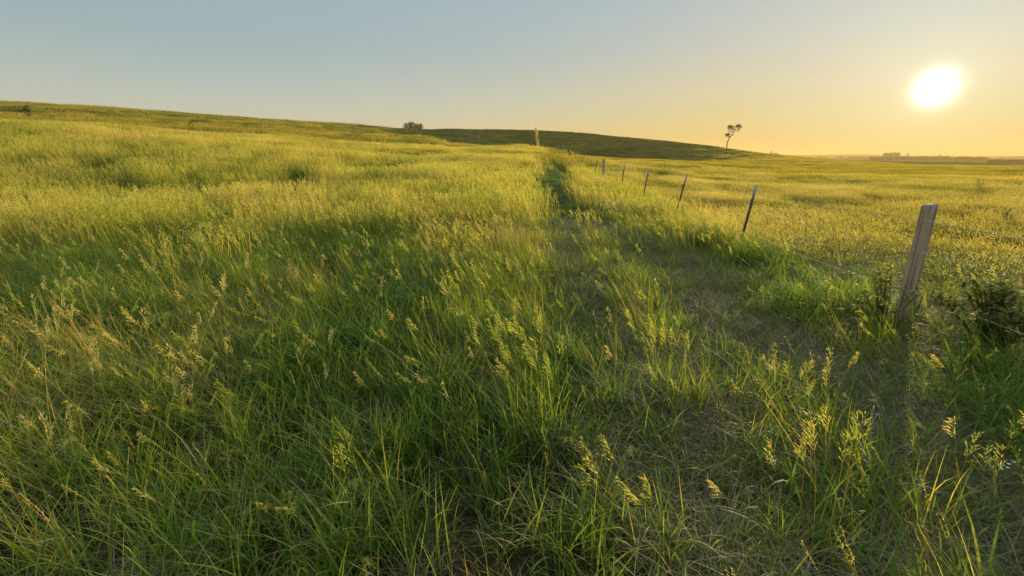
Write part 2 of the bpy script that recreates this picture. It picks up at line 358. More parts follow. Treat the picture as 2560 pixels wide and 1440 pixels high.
def spikelets(mb, P, D, L, W, m, t):
    """lanceolate spikelets: two crossed diamonds each"""
    P = np.asarray(P, float); D = np.asarray(D, float); D /= np.linalg.norm(D, axis=1)[:, None] + 1e-9; n = len(P)
    L = np.broadcast_to(L, (n,))[:, None]; W = np.broadcast_to(W, (n,))[:, None]
    a = np.cross(D, [0, 0, 1.0]); a /= np.linalg.norm(a, axis=1)[:, None] + 1e-9; b = np.cross(D, a)
    V = np.stack([P, P + D*L*.42 + a*W/2, P + D*L, P + D*L*.42 - a*W/2, P + D*L*.42 + b*W/2, P + D*L*.42 - b*W/2], 1).reshape(-1, 3)
    o = np.arange(n)*6; F = np.concatenate([np.stack([o, o+1, o+2, o+3], 1), np.stack([o, o+4, o+2, o+5], 1)])
    mb.add(V, F, m, np.repeat(np.broadcast_to(t, (n,)), 6))
def stalk(mb, rng, base, H, lean, ph, wind, detail=2, open_=.6, leafm=0, seedm=2, t=.5, scale=1.0):
    n = 7; s = np.linspace(0, 1, n); th = lean*.5 + lean*s**2
    hx = np.concatenate([[0], np.cumsum(np.sin(th[1:])*H/(n-1))]); hz = np.concatenate([[0], np.cumsum(np.cos(th[1:])*H/(n-1))])
    P = np.stack([base[0] + hx*math.cos(ph) + wind*H*s**1.5*WIND[0], base[1] + hx*math.sin(ph) + wind*H*s**1.5*WIND[1], hz*(1-.2*wind)], 1)
    if detail == 2: mb.tube(P, np.linspace(.0016, .0008, n)*scale, 3, leafm, rng.uniform(.5, .95), cap=False)
    else:
        wv = np.array([.003, .001, 0])*scale if detail == 1 else np.array([.008, 0, 0])*scale
        Vs = np.stack([P - wv, P + wv], 1)[::2].reshape(-1, 3); k = len(Vs)//2
        mb.add(Vs, [(2*i, 2*i+1, 2*i+3, 2*i+2) for i in range(k-1)], leafm, rng.uniform(.6, .95))
    # panicle on the top 22 %
    T = P[-1] - P[-2]; T /= np.linalg.norm(T); Lp = rng.uniform(.12, .19)*scale
    a = np.cross(T, [0.1, .3, 1.0]); a /= np.linalg.norm(a); b = np.cross(T, a)
    pts, dirs = [], []
    nw = 6 if detail == 2 else 4
    for i in range(nw):
        c = P[-1] + T*Lp*(i/nw - .35) ; bl = Lp*.45*(1 - i/nw*.7)
        for k in range(rng.integers(3, 6) if detail == 2 else 3):
            q = rng.uniform(0, 2*PI); op = open_*rng.uniform(.5, 1.3)
            d = T*math.cos(op) + (a*math.cos(q) + b*math.sin(q))*math.sin(op) + np.array([WIND[0]*wind*.9, WIND[1]*wind, -.15])
            d /= np.linalg.norm(d); l = bl*rng.uniform(.4, 1.1)
            e = c + d*l
            if detail == 2:
                wv = np.cross(d, [0, .5, 1.])*.0006; mb.add([c - wv, c + wv, e + wv, e - wv], [(0, 1, 2, 3)], seedm, .3)
            pts.append(e - d*.004); dirs.append(d + np.array([0, 0, -.25]))
            if detail == 2 and rng.random() < .5: pts.append(c + d*l*.55); dirs.append(d + rng.normal(0, .25, 3))
    pts.append(P[-1] + T*Lp*.6); dirs.append(T)
    if detail == 2: sl, sw = rng.uniform(.016, .028, len(pts))*scale, rng.uniform(.0024, .0040, len(pts))*scale
    elif detail == 1: sl, sw = rng.uniform(.022, .040, len(pts)), rng.uniform(.004, .008, len(pts))
    else: sl, sw = rng.uniform(.07, .12, len(pts)), rng.uniform(.018, .03, len(pts))
    spikelets(mb, pts, dirs, sl, sw, seedm, np.clip(t + rng.normal(0, .12, len(pts)), 0, 1))
    # one or two stem leaves
    if detail == 2:
        for f in (rng.uniform(.25, .4), rng.uniform(.5, .65)):
            i = int(f*(n-1)); blades(mb, rng, 1, P[i:i+1, :2], (.10, .2), (.004, .007), (.3, .6), (1.2, 2.2), wind*.5, 5, leafm, (.2, .6), z0=P[i, 2])
PROTO = {}
def protos(key, builders, mats):
    c = bpy.data.collections.new(key)
    for i, f in enumerate(builders):
        rng = np.random.default_rng(hash(key) % 1 + 100 + i*7 + len(key)*31); mb = MB(); f(mb, rng)
        o = bpy.data.objects.new("%s_%02d" % (key, i), mb.mesh("%s_%02d" % (key, i), mats)); c.objects.link(o)
    PROTO[key] = c; return c
MATS = [M_LEAF, M_DRY, M_SEED]
def p_tuft(mb, rng):          # ordinary green tuft
    n = 34; blades(mb, rng, n, disc(rng, n, .10), (.18, .46), (.004, .0095), (.02, .4), (.4, 1.8), rng.uniform(.08, .25), 6, 0, (.05, .8))
    n = 5; blades(mb, rng, n, disc(rng, n, .12), (.12, .30), (.002, .004), (.2, .9), (.8, 2.2), .1, 5, 1, (.2, .9))
def p_broad(mb, rng):         # broad drooping leaves on leafy shoots
    n = 22; b = disc(rng, n, .09)
    blades(mb, rng, n, b, (.25, .52), (.007, .013), (.05, .35), (.7, 2.3), .12, 8, 0, (.1, .65), tiptint=.15)
    n = 18; blades(mb, rng, n, disc(rng, n, .11), (.15, .4), (.004, .007), (.02, .3), (.3, 1.4), .15, 6, 0, (.1, .6))
def p_fine(mb, rng):          # fine upright stems, wind swept
    n = 30; blades(mb, rng, n, disc(rng, n, .13), (.25, .56), (.0022, .005), (.02, .25), (.15, 1.2), rng.uniform(.2, .45), 5, 0, (.3, 1))
def p_thatch(mb, rng):        # matted dead leaves lying on the soil
    n = 170; blades(mb, rng, n, disc(rng, n, .26), (.10, .36), (.0018, .0045), (.6, 1.4), (1.4, 2.1), .1, 5, 1, (0, 1), z0=rng.uniform(.0, .10, n)[:, None])
    n = 60; blades(mb, rng, n, disc(rng, n, .26), (.12, .30), (.002, .006), (.3, 1.2), (1.2, 2.3), .1, 5, 0, (.0, .7), z0=rng.uniform(.0, .10, n)[:, None])
def p_sprig(mb, rng):         # thin low new shoots
    n = 14; blades(mb, rng, n, disc(rng, n, .10), (.10, .28), (.003, .007), (.05, .6), (.6, 1.9), .1, 6, 0, (.1, .6))
def p_stalk(mb, rng):
    for k in range(rng.integers(1, 3)):
        stalk(mb, rng, disc(rng, 1, .05)[0], rng.uniform(.55, .85), rng.uniform(.05, .25), rng.uniform(0, 2*PI), rng.uniform(.15, .6), 2, rng.uniform(.22, .6), 0, 2, rng.choice([.15, .3, .45, .6, .95]))
def p_bare(mb, rng):          # dead straw stems
    n = 5; blades(mb, rng, n, disc(rng, n, .08), (.4, .75), (.0016, .0028), (.05, .4), (.2, 1.0), .3, 5, 1, (.6, 1))
def p_spike(mb, rng):         # slim upright spikes
    for k in range(3):
        b = disc(rng, 1, .07)[0]; H = rng.uniform(.4, .7); w_ = rng.uniform(.2, .5); s_ = np.linspace(0, 1, 6)
        P = np.stack([b[0] - w_*H*s_**1.5, b[1] + 0*s_, H*s_], 1); mb.tube(P, .0011, 3, 0, .8, cap=False)
        m = 22; f = np.linspace(.80, 1.0, m); B = np.stack([np.interp(f, s_, P[:, c]) for c in range(3)], 1); T = (P[-1] - P[-2])/np.linalg.norm(P[-1] - P[-2])
        spikelets(mb, B, T + rng.normal(0, .35, (m, 3)), .013, .0026, 2, rng.choice([.2, .9]))
def p_airy(mb, rng):          # nodding open panicles, pale green
    for k in range(2):
        b = disc(rng, 1, .06)[0]; H = rng.uniform(.35, .6); a = rng.uniform(0, 6.3); s_ = np.linspace(0, 1, 9); th = .1 + 1.9*s_**2.2
        hx = np.concatenate([[0], np.cumsum(np.sin(th[1:])*H/8)]); hz = np.concatenate([[0], np.cumsum(np.cos(th[1:])*H/8)])
        P = np.stack([b[0] + hx*math.cos(a) - .2*H*s_**1.5, b[1] + hx*math.sin(a), hz], 1); mb.tube(P, .001, 3, 0, .6, cap=False)
        m = 46; f = rng.uniform(.68, 1.0, m); B = np.stack([np.interp(f, s_, P[:, c]) for c in range(3)], 1)
        D = rng.normal(0, 1, (m, 3))*[1, 1, .5] + [0, 0, -.5]; D /= np.linalg.norm(D, axis=1)[:, None]; L_ = rng.uniform(.02, .065, m)[:, None]*(1.25 - f)[:, None]*2
        E = B + D*L_
        for q in range(m):
            wv = np.cross(D[q], [0, .6, 1.])*.0005; mb.add([B[q] - wv, B[q] + wv, E[q] + wv, E[q] - wv], [(0, 1, 2, 3)], 2, .3)
        spikelets(mb, E, D + [0, 0, -.4], rng.uniform(.006, .011, m), .0022, 2, rng.uniform(0, .45, m))
def p_curl(mb, rng):          # low curled and broken leaves
    n = 26; blades(mb, rng, n, disc(rng, n, .16), (.12, .32), (.003, .0075), (.1, .9), (1.6, 3.1), .1, 8, 0, (.1, .9), z0=rng.uniform(0, .12, n)[:, None])
    n = 6; blades(mb, rng, n, disc(rng, n, .16), (.12, .3), (.003, .006), (.2, 1.0), (1.4, 2.8), .1, 7, 1, (.3, 1), z0=rng.uniform(0, .15, n)[:, None])
protos("grass_tuft_form", [p_tuft]*6 + [p_broad]*5 + [p_fine]*4 + [p_curl]*4, MATS)
protos("thatch_form", [p_thatch]*6, MATS)
protos("sprig_form", [p_sprig]*4 + [p_broad]*1, MATS)
protos("stalk_form", [p_stalk]*8 + [p_airy]*5 + [p_spike]*4 + [p_bare]*3, MATS)
def p_mid(mb, rng):           # 1.2 m patch for 9-40 m
    n = 300; q = rng.uniform(-.65, .65, (n, 2))
    blades(mb, rng, n, q, (.24, .56), (.007, .016), (.02, .45), (.2, 1.6), rng.uniform(-.05, .35, n), 3, 0, (.0, .9), tiptint=.1)
    n = 60; q = rng.uniform(-.65, .65, (n, 2)); blades(mb, rng, n, q, (.2, .5), (.005, .01), (.2, .7), (.6, 1.6), .2, 3, 1, (.3, 1))
    for k in range(62): stalk(mb, rng, rng.uniform(-.65, .65, 2), rng.uniform(.42, .78), rng.uniform(.05, .3), rng.uniform(0, 2*PI), rng.uniform(.0, .4), 1, .5, 0, 2, rng.uniform(.3, .7))
def p_midright(mb, rng):      # grazed side of the fence; gold tint paints in the hazy glow
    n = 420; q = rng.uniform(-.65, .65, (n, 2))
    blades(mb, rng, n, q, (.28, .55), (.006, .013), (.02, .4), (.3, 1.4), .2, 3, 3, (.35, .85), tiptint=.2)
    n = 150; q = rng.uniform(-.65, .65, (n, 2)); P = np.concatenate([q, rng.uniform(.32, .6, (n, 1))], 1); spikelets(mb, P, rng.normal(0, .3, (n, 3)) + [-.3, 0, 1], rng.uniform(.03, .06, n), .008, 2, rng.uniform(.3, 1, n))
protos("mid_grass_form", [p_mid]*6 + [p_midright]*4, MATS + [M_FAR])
def p_low(mb, rng):           # short trodden patch
    n = 260; q = rng.uniform(-.65, .65, (n, 2))
    blades(mb, rng, n, q, (.08, .24), (.006, .011), (.2, .9), (.6, 1.8), .1, 3, 0, (.0, .35))
    n = 160; q = rng.uniform(-.65, .65, (n, 2)); blades(mb, rng, n, q, (.12, .3), (.004, .008), (.4, 1.2), (1., 1.9), .1, 3, 1, (.1, .8))
protos("low_grass_form", [p_low]*4, MATS)
def p_far(mb, rng, gold=1.0, n1=520, n2=420):           # 4 m patch beyond 40 m
    n = n1; q = rng.uniform(-2.3, 2.3, (n, 2)); h = fbm(q[:, 0]*1.1 + 40, q[:, 1]*1.1 + 7, int(rng.integers(99)), 2)
    blades(mb, rng, n, q, .28 + .42*h, (.025, .06), (.02, .3), (.2, 1.0), .22, 2, 0, (.15, .65), tiptint=.2*gold)
    n = n2; q = rng.uniform(-2.3, 2.3, (n, 2)); P = np.concatenate([q, rng.uniform(.25, .58, (n, 1))], 1)
    D = np.stack([rng.normal(-.35, .3, n), rng.normal(0, .3, n), np.ones(n)], 1)
    spikelets(mb, P, D, rng.uniform(.10, .2, n), rng.uniform(.015, .035, n), 0, rng.uniform(.55, .9, n))
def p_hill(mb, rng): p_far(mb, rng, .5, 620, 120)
def p_hill_shade(mb, rng):  # hill patch in the grass colour that has the shade painted in
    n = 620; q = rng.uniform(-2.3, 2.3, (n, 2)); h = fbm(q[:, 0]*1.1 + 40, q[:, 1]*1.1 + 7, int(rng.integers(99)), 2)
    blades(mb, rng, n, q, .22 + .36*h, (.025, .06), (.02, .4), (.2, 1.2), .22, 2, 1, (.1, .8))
protos("far_grass_form", [p_far]*5 + [p_hill]*4 + [p_hill_shade]*3, [M_FAR, M_HILL_SHADE])

# ---------------------------------------------------------------- scattering
def scatter(name, key, x, y, idx, rz, sc, tilt=None, label=None, z=None, cat='grass'):
    z = ground(x, y) if z is None else z
    me = bpy.data.meshes.new(name); n = len(x)
    me.vertices.add(n); me.vertices.foreach_set('co', np.stack([x, y, z], 1).astype(np.float32).ravel())
    rot = np.zeros((n, 3), np.float32); rot[:, 2] = rz
    if tilt is not None: rot[:, :2] = tilt
    if sc.ndim == 1: sc = np.repeat(sc[:, None], 3, 1)
    a = me.attributes.new('irot', 'FLOAT_VECTOR', 'POINT'); a.data.foreach_set('vector', rot.ravel())
    a = me.attributes.new('iscl', 'FLOAT_VECTOR', 'POINT'); a.data.foreach_set('vector', sc.astype(np.float32).ravel())
    a = me.attributes.new('iidx', 'INT', 'POINT'); a.data.foreach_set('value', idx.astype(np.int32))
    o = obj(name, me)
    ng = bpy.data.node_groups.new(name + "_scatter", 'GeometryNodeTree')
    ng.interface.new_socket('Geometry', in_out='INPUT', socket_type='NodeSocketGeometry')
    ng.interface.new_socket('Geometry', in_out='OUTPUT', socket_type='NodeSocketGeometry')
    gi, go = ng.nodes.new('NodeGroupInput'), ng.nodes.new('NodeGroupOutput')
    ip = ng.nodes.new('GeometryNodeInstanceOnPoints'); ci = ng.nodes.new('GeometryNodeCollectionInfo')
    ci.inputs['Collection'].default_value = PROTO[key]; ci.inputs['Separate Children'].default_value = True; ci.inputs['Reset Children'].default_value = True
    ip.inputs['Pick Instance'].default_value = True
    def na(nm, ty):
        q = ng.nodes.new('GeometryNodeInputNamedAttribute'); q.data_type = ty; q.inputs['Name'].default_value = nm; return q.outputs['Attribute']
    L = ng.links.new
    L(gi.outputs[0], ip.inputs['Points']); L(ci.outputs[0], ip.inputs['Instance']); L(na('iidx', 'INT'), ip.inputs['Instance Index'])
    er = ng.nodes.new('FunctionNodeEulerToRotation'); L(na('irot', 'FLOAT_VECTOR'), er.inputs[0]); L(er.outputs[0], ip.inputs['Rotation'])
    L(na('iscl', 'FLOAT_VECTOR'), ip.inputs['Scale']); L(ip.outputs[0], go.inputs[0])
    md = o.modifiers.new('scatter', 'NODES'); md.node_group = ng
    tag(o, label, cat, kind='stuff'); return o
# rotation about z would turn the wind, so keep it small and mirror instead
rng = np.random.default_rng(4)
FX0, FY0, FK = 4.03, 4.27, .055
def fence_x(y): return FX0 + FK*(y - FY0)
def track(x, y):
    """1 in the two wheel tracks beside the fence, 0 outside; second value marks the hump between them"""
    off = .10*np.sin(y*.9) + .08*np.sin(y*2.3 + 1) + .02*y*.0
    cb = np.interp(y, [0, 5, 8, 13, 24, 45, 75], [2.28, 2.38, 2.15, 1.75, 2.6, 4.4, 6.9])
    wb = np.interp(y, [0, 8, 14, 60], [.42, .5, .85, 1.5])*(.55 + .9*fbm(x*.6, y*.35, 91))
    cb = cb + (fbm(x*0 + 3, y*.25, 92) - .5)*np.clip(y/20, 0, 1)*1.6
    a = np.exp(-((x - (.78 + .035*y + off))/.33)**4); b = np.exp(-((x - (cb + off))/wb)**4)
    fade = np.clip((95 - y)/30, 0, 1)
    return a*fade*(.45 + .55*np.clip((fbm(x*.9, y*.5, 3)-.3)*3, 0, 1)), b*fade
def zone(x, y):
    ta, tb = track(x, y); right = (x > fence_x(y) + .1)
    nearfence = np.exp(-((x - fence_x(y) + .35)/.45)**2)
    return ta, tb, right, nearfence
def wedge(n, r0, r1, seed, amin=-R(60), amax=R(60), p=2.0):
    g = np.random.default_rng(seed); a = g.uniform(amin, amax, n); u = g.uniform(0, 1, n)
    r = (r0**p + u*(r1**p - r0**p))**(1/p); return r*np.sin(a), r*np.cos(a), g
def dens(n, r0, r1, d): return int(R(120)/2*(r1*r1 - r0*r0)*d)

# near tufts
x, y, g = wedge(dens(0, .5, 12, 47), .5, 12, 11)
ta, tb, right, nf = zone(x, y); clump = fbm(x*1.6, y*1.6, 21)
p = .95*(1 - .6*ta)*(1 - .62*tb)*np.clip(.35 + (clump - .32)*3.2, np.where((np.hypot(x, y) < 5) & (x < .55), .85, .38), 1)
p = p*(1 - .85*(np.hypot(x - 3.6, y - 3.8) < .62))*np.clip((12 - np.hypot(x, y))/3.5, 0, 1)
k = g.uniform(0, 1, len(x)) < p; x, y, ta, tb, clump, nf, right = (q[k] for q in (x, y, ta, tb, clump, nf, right)); n = len(x)
kind = g.uniform(0, 1, n); broadness = fbm(x*.8 + 9, y*.8, 31)
idx = np.where(kind < .45, g.integers(0, 6, n), np.where(kind < .45 + .45*(broadness > .48) + .2, g.integers(6, 11, n), g.integers(11, 15, n)))
s = (.72 + .55*clump)*(1 - .35*np.maximum(ta, tb))*g.uniform(.8, 1.2, n)*(1 + .42*nf)*np.where(right, 1.0, 1)
cu = g.uniform(0, 1, n) < .22; idx = np.where(cu, g.integers(15, 19, n), idx)
s = s*np.where(right & (nf < .3), .7, 1)
rz = g.normal(0, .5, n)
scatter("pasture_grass", "grass_tuft_form", x, y, idx, rz, s, g.normal(0, .08, (n, 2)), "green and gold pasture grass filling the foreground on both sides of the wheel tracks")
# thatch
x, y, g = wedge(dens(0, .5, 11, 42), .5, 11, 12); ta, tb, right, nf = zone(x, y)
k = g.uniform(0, 1, len(x)) < np.clip(.08 + .40*(x > .5) + .8*tb + .7*ta, 0, 1); x, y = x[k], y[k]; n = len(x)
scatter("dry_thatch", "thatch_form", x, y, g.integers(0, 6, n), g.uniform(0, 2*PI, n), g.uniform(.7, 1.15, n), g.normal(0, .12, (n, 2)), "matted grey brown dead grass lying in the wheel tracks beside the fence", cat='dead grass')
# sprigs in the tracks
x, y, g = wedge(dens(0, .5, 9, 13), .5, 9, 13); ta, tb, right, nf = zone(x, y)
k = g.uniform(0, 1, len(x)) < .25 + .6*np.maximum(ta, tb); x, y = x[k], y[k]; n = len(x)
scatter("young_grass", "sprig_form", x, y, g.integers(0, 5, n), g.uniform(0, 2*PI, n), g.uniform(.6, 1.1, n), g.normal(0, .1, (n, 2)), "thin bright green young grass blades scattered through the matted dead grass")
# seed stalks
x, y, g = wedge(dens(0, .7, 15, 44), .7, 15, 14); ta, tb, right, nf = zone(x, y)
cl = fbm(x*1.1 + 5, y*1.1, 41)
p = np.clip((cl - .34)*3.6, .15, 1)*(1 - .93*ta)*(1 - .95*tb)*np.where(x > fence_x(y), .25, np.where(x > .3, .5, 1))*np.clip(.5 + np.hypot(x, y)/6, 0, 1)*np.clip((15 - np.hypot(x, y))/4, 0, 1)
k = g.uniform(0, 1, len(x)) < p; x, y = x[k], y[k]; n = len(x)
scatter("seed_stalks", "stalk_form", x, y, g.integers(0, 20, n), g.normal(0, .75, n), g.uniform(.6, 1.0, n), g.normal(0, .1, (n, 2)), "tall golden brome seed stalks leaning left across the pasture")
# mid
x, y, g = wedge(dens(0, 6.5, 62, 1.15), 6.5, 62, 15); ta, tb, right, nf = zone(x, y); t = np.maximum(ta, tb)
k = g.uniform(0, 1, len(x)) < np.clip((np.hypot(x, y) - 6.5)/4, 0, 1); x, y, t = x[k], y[k], t[k]
k = t < .4; xl, yl = x[~k], y[~k]; x, y = x[k], y[k]; n = len(x)
s = np.clip(.5 + .95*fbm(x*.30, y*.30, 51) + .12*fbm(x*1.5, y*1.5, 52), .5, 1.35)
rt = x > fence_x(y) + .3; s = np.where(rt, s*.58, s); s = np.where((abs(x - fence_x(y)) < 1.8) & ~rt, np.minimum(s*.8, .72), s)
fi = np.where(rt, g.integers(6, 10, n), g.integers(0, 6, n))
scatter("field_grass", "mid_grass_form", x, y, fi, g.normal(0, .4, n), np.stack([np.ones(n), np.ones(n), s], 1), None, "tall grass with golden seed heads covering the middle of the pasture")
n = len(xl); scatter("trodden_grass", "low_grass_form", xl, yl, g.integers(0, 4, n), g.uniform(0, 6.28, n), g.uniform(.7, 1.1, n), None, "short dark trodden grass along the track that runs away beside the fence")
# far
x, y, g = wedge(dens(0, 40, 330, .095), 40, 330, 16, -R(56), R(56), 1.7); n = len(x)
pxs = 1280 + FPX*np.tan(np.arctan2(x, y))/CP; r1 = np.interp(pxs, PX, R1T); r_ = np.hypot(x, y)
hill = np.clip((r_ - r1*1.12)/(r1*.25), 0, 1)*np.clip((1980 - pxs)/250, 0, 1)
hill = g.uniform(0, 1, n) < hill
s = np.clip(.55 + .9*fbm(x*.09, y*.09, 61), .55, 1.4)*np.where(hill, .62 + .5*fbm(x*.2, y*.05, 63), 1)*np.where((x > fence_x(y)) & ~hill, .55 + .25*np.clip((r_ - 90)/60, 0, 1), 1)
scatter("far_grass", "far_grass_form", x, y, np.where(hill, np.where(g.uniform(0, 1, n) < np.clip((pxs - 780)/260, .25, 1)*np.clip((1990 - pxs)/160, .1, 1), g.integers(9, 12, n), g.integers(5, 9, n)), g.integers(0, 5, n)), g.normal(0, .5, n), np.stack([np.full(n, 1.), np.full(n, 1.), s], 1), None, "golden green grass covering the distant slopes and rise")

# ---------------------------------------------------------------- placing by sight line
def hit(px, py, rmin=1.0, rmax=2500):
    """where the sight line through a photo pixel meets the ground"""
    u, v = (px - 1280) / FPX, (720 - py) / FPX
    d = np.array([u, CP + v*SP, -SP + v*CP]); d /= math.hypot(d[0], d[1])
    r = np.geomspace(rmin, rmax, 4000); z = ground(d[0]*r, d[1]*r); m = np.nonzero(d[2]*r < z)[0]
    q = r[m[0]] if len(m) else rmax
    return np.array([d[0]*q, d[1]*q, float(ground(d[0]*q, d[1]*q))])
def at(px, r):
    u = (px - 1280) / FPX; d = np.array([u, 1/CP]); d /= np.hypot(*d); d *= r
    return np.array([d[0], d[1], float(ground(d[0], d[1]))])
def zpix(px, py, x, y):
    """height of the sight line through pixel row py above the point x, y"""
    return pix_slope(py) * y
def gcoef(): pass

# ---------------------------------------------------------------- fence
def wood_post_mesh(name, h, r, bury=.35, seed=0, bend=.0, n=44, k=96, cracks=16, m=None):
    g = np.random.default_rng(seed); zs = np.concatenate([np.linspace(-bury, h - .035, n), [h - .018, h - .006, h]])
    fr = np.concatenate([np.linspace(1.05, .93, n), [.90, .80, .62]])
    th = np.arange(k)*2*PI/k; V = []
    ca = g.uniform(0, 2*PI, cracks); cd = g.uniform(.04, .22, cracks); cw = g.uniform(.025, .07, cracks)
    for i, (z, f) in enumerate(zip(zs, fr)):
        rad = r*f*np.ones(k)
        rad *= 1 + .03*np.sin(2*th + z*1.3) + .02*np.sin(3*th + 1 + z*2)
        for a, d, w_ in zip(ca, cd, cw):
            aa = a + .10*math.sin(z*5 + a*7); on = max(0, math.sin(z*2.2 + a*5) + .55)
            rad *= 1 - min(on, 1)*d*np.exp(-(np.angle(np.exp(1j*(th - aa)))/w_)**2)
        bx = bend*math.sin(z/h*PI)
        V.append(np.stack([rad*np.cos(th) + bx, rad*np.sin(th), np.full(k, z) + .006*np.cos(th + 1)*(i >= n)], 1))
    N_ = len(V); V = np.concatenate(V + [[[0, 0, h - .003]]]); F = []
    for i in range(N_ - 1):
        for j in range(k): F.append((i*k+j, i*k+(j+1) % k, (i+1)*k+(j+1) % k, (i+1)*k+j))
    for j in range(k): F.append(((N_-1)*k+j, (N_-1)*k+(j+1) % k, N_*k, N_*k))
    return mesh_np(name, V, F, [m or M_WOOD], smooth=True)
def steel_post(parent, root, p, h, lx, ly, s=1.0):
    """T section post: face plate, stem rib, studs; pale painted tip"""
    def shape(z0, z1, studs):
        mb = MB(); hh = z1 - z0; c = (z0 + z1)/2
        mb.box((0, 0, c), (.043*s, .006*s, hh)); mb.box((0, .020*s, c), (.006*s, .034*s, hh))
        if studs:
            for z in np.arange(z0 + .05, z1 - .02, .053): mb.box((0, -.008*s, z), (.018*s, .010*s, .018*s))
        return mb
    o = shape(-.3, h - .24, True).build("steel_post", [M_STEEL], parent)
    t = shape(h - .24, h, False).build("post_tip", [M_TIP], o)
    o.location = p - root; o.rotation_euler = (ly, lx, .15)
    return o
FENCE = [  # photo x, y of the top, kind, lean in degrees
    (2325, 510, 'w', 0), (1893, 462, 's', 8), (1718, 433, 's', 11), (1622, 423, 's', 7), (1562, 410, 's', 5), (1515, 398, 'w', 4),
    (1494, 396, 's', 8), (1472, 393, 's', 3), (1455, 390, 's', 2), (1440, 387, 's', 3), (1425, 375, 'd', 1)]
fr = empty("wire_fence", (FX0, FY0, float(ground(FX0, FY0)))); root = Vector(fr.location)
tag(fr, "barbed wire fence with wooden and steel posts running away beside the wheel tracks", "fence")
tops = []; posts_xy = []
def add_wood(p, h, r, lean, seed, m=None, bend=0.0, lab=None, bury=.35):
    o = obj("wooden_post", wood_post_mesh("wooden_post", h, r, bury, seed, bend, m=m), fr); o.location = Vector(p) - root; o.rotation_euler = (0, R(lean), seed*1.3)
    if seed == 1: o.rotation_euler = (0, R(lean), 0)
    if lab: o['label'] = lab
    return o
for i, (px, py, kd, lean) in enumerate(FENCE):
    u, v = (px - 1280) / FPX, (720 - py) / FPX
    kk = u / (CP + v*SP); y = (FX0 - FK*FY0) / (kk - FK); x = kk*y; zt = pix_slope(py)*y
    bx = x - math.tan(R(lean))*1.2
    gz = float(ground(bx, y)); h = zt - gz; h = max(1.12, min(h, 1.75))
    p = Vector((bx, y, zt - h if zt - h > gz - .3 else gz)); h = zt - p.z
    if kd == 'w': add_wood(p, h, .066 if i == 0 else .075, lean, 1 + i, lab="thick weathered grey wooden post nearest the camera" if i == 0 else "dark wooden post standing among the steel posts", bend=.012)
    elif kd == 's': steel_post(fr, root, p, h, R(lean), R(0))
    else:
        add_wood(p + Vector((-.13, 0, 0)), h, .10, -1, 20, M_WOOD2, lab="dark old wooden post of a close pair"); add_wood(p + Vector((.13, .1, 0)), h - .28, .11, 2, 21, M_WOOD2, lab="shorter dark old wooden post of a close pair")
    tops.append((x, y, zt)); posts_xy.append((p, h, R(lean)))
# next post behind the camera's right side, then the far ones before the hill
p = Vector((fence_x(.6), .6, float(ground(fence_x(.6), .6)))); steel_post(fr, root, p, 1.32, R(3), 0); tops.insert(0, (p.x + .05, .6, p.z + 1.32))
p2 = Vector((fence_x(-3.4), -3.4, float(ground(fence_x(-3.4), -3.4)))); steel_post(fr, root, p2, 1.32, R(-2), 0); tops.insert(0, (p2.x, -3.4, p2.z + 1.32))
yy = 57.5
while yy < 80:
    x = 3.795 + FK*yy + (yy - 53)*-.008; gz = float(ground(x, yy)); p = Vector((x, yy, gz)); h = 1.35
    steel_post(fr, root, p, h, R(float(rng.normal(0, 4))), 0, 1.3); tops.append((x, yy, gz + h)); yy += 4.4
def wire(name, drop, seed):
    g = np.random.default_rng(seed); mb = MB()
    for (a, b) in zip(tops[:-1], tops[1:]):
        A = np.array(a) - [0, 0, drop]; B = np.array(b) - [0, 0, drop]; Ld = np.linalg.norm(B - A); near = min(a[1], b[1]) < 12
        st = .02 if min(a[1], b[1]) < 6 else .04 if near else .6
        n = max(6, int(Ld/st)); s = np.linspace(0, 1, n + 1); sag = g.uniform(.01, .04)
        P = A + (B - A)*s[:, None]; P[:, 2] -= sag*4*s*(1 - s); P[:, 0] -= .075*(1 if a[1] > -9 else 0)
        if near:
            tw = s*Ld/.05*2*PI/2
            for q in (0, PI):
                Q = P.copy(); Q[:, 0] += .0028*np.cos(tw + q); Q[:, 2] += .0028*np.sin(tw + q); mb.tube(Q, .0019, 4)
            for bpos in np.arange(g.uniform(0, .1), Ld, .125):
                c = A + (B - A)*bpos/Ld; c[2] -= sag*4*(bpos/Ld)*(1 - bpos/Ld); c[0] -= .075
                q = g.uniform(0, PI)
                for w_ in (q, q + PI/2):
                    d = np.array([math.cos(w_), 0, math.sin(w_)])*.014; mb.tube([c - d, c, c + d], [.0005, .0018, .0005], 4)
                mb.tube([c - (B - A)/Ld*.006, c + (B - A)/Ld*.006], .0055, 5)
        else: mb.tube(P, .0035, 3)
    o = mb.build(name, [M_WIRE], fr); o.location = -root; return o
wire("barbed_wire", .145, 1)['label'] = "top strand of barbed wire"
wire("barbed_wire", .44, 2)['label'] = "middle strand of barbed wire"
wire("barbed_wire", .84, 3)['label'] = "lowest strand of barbed wire"

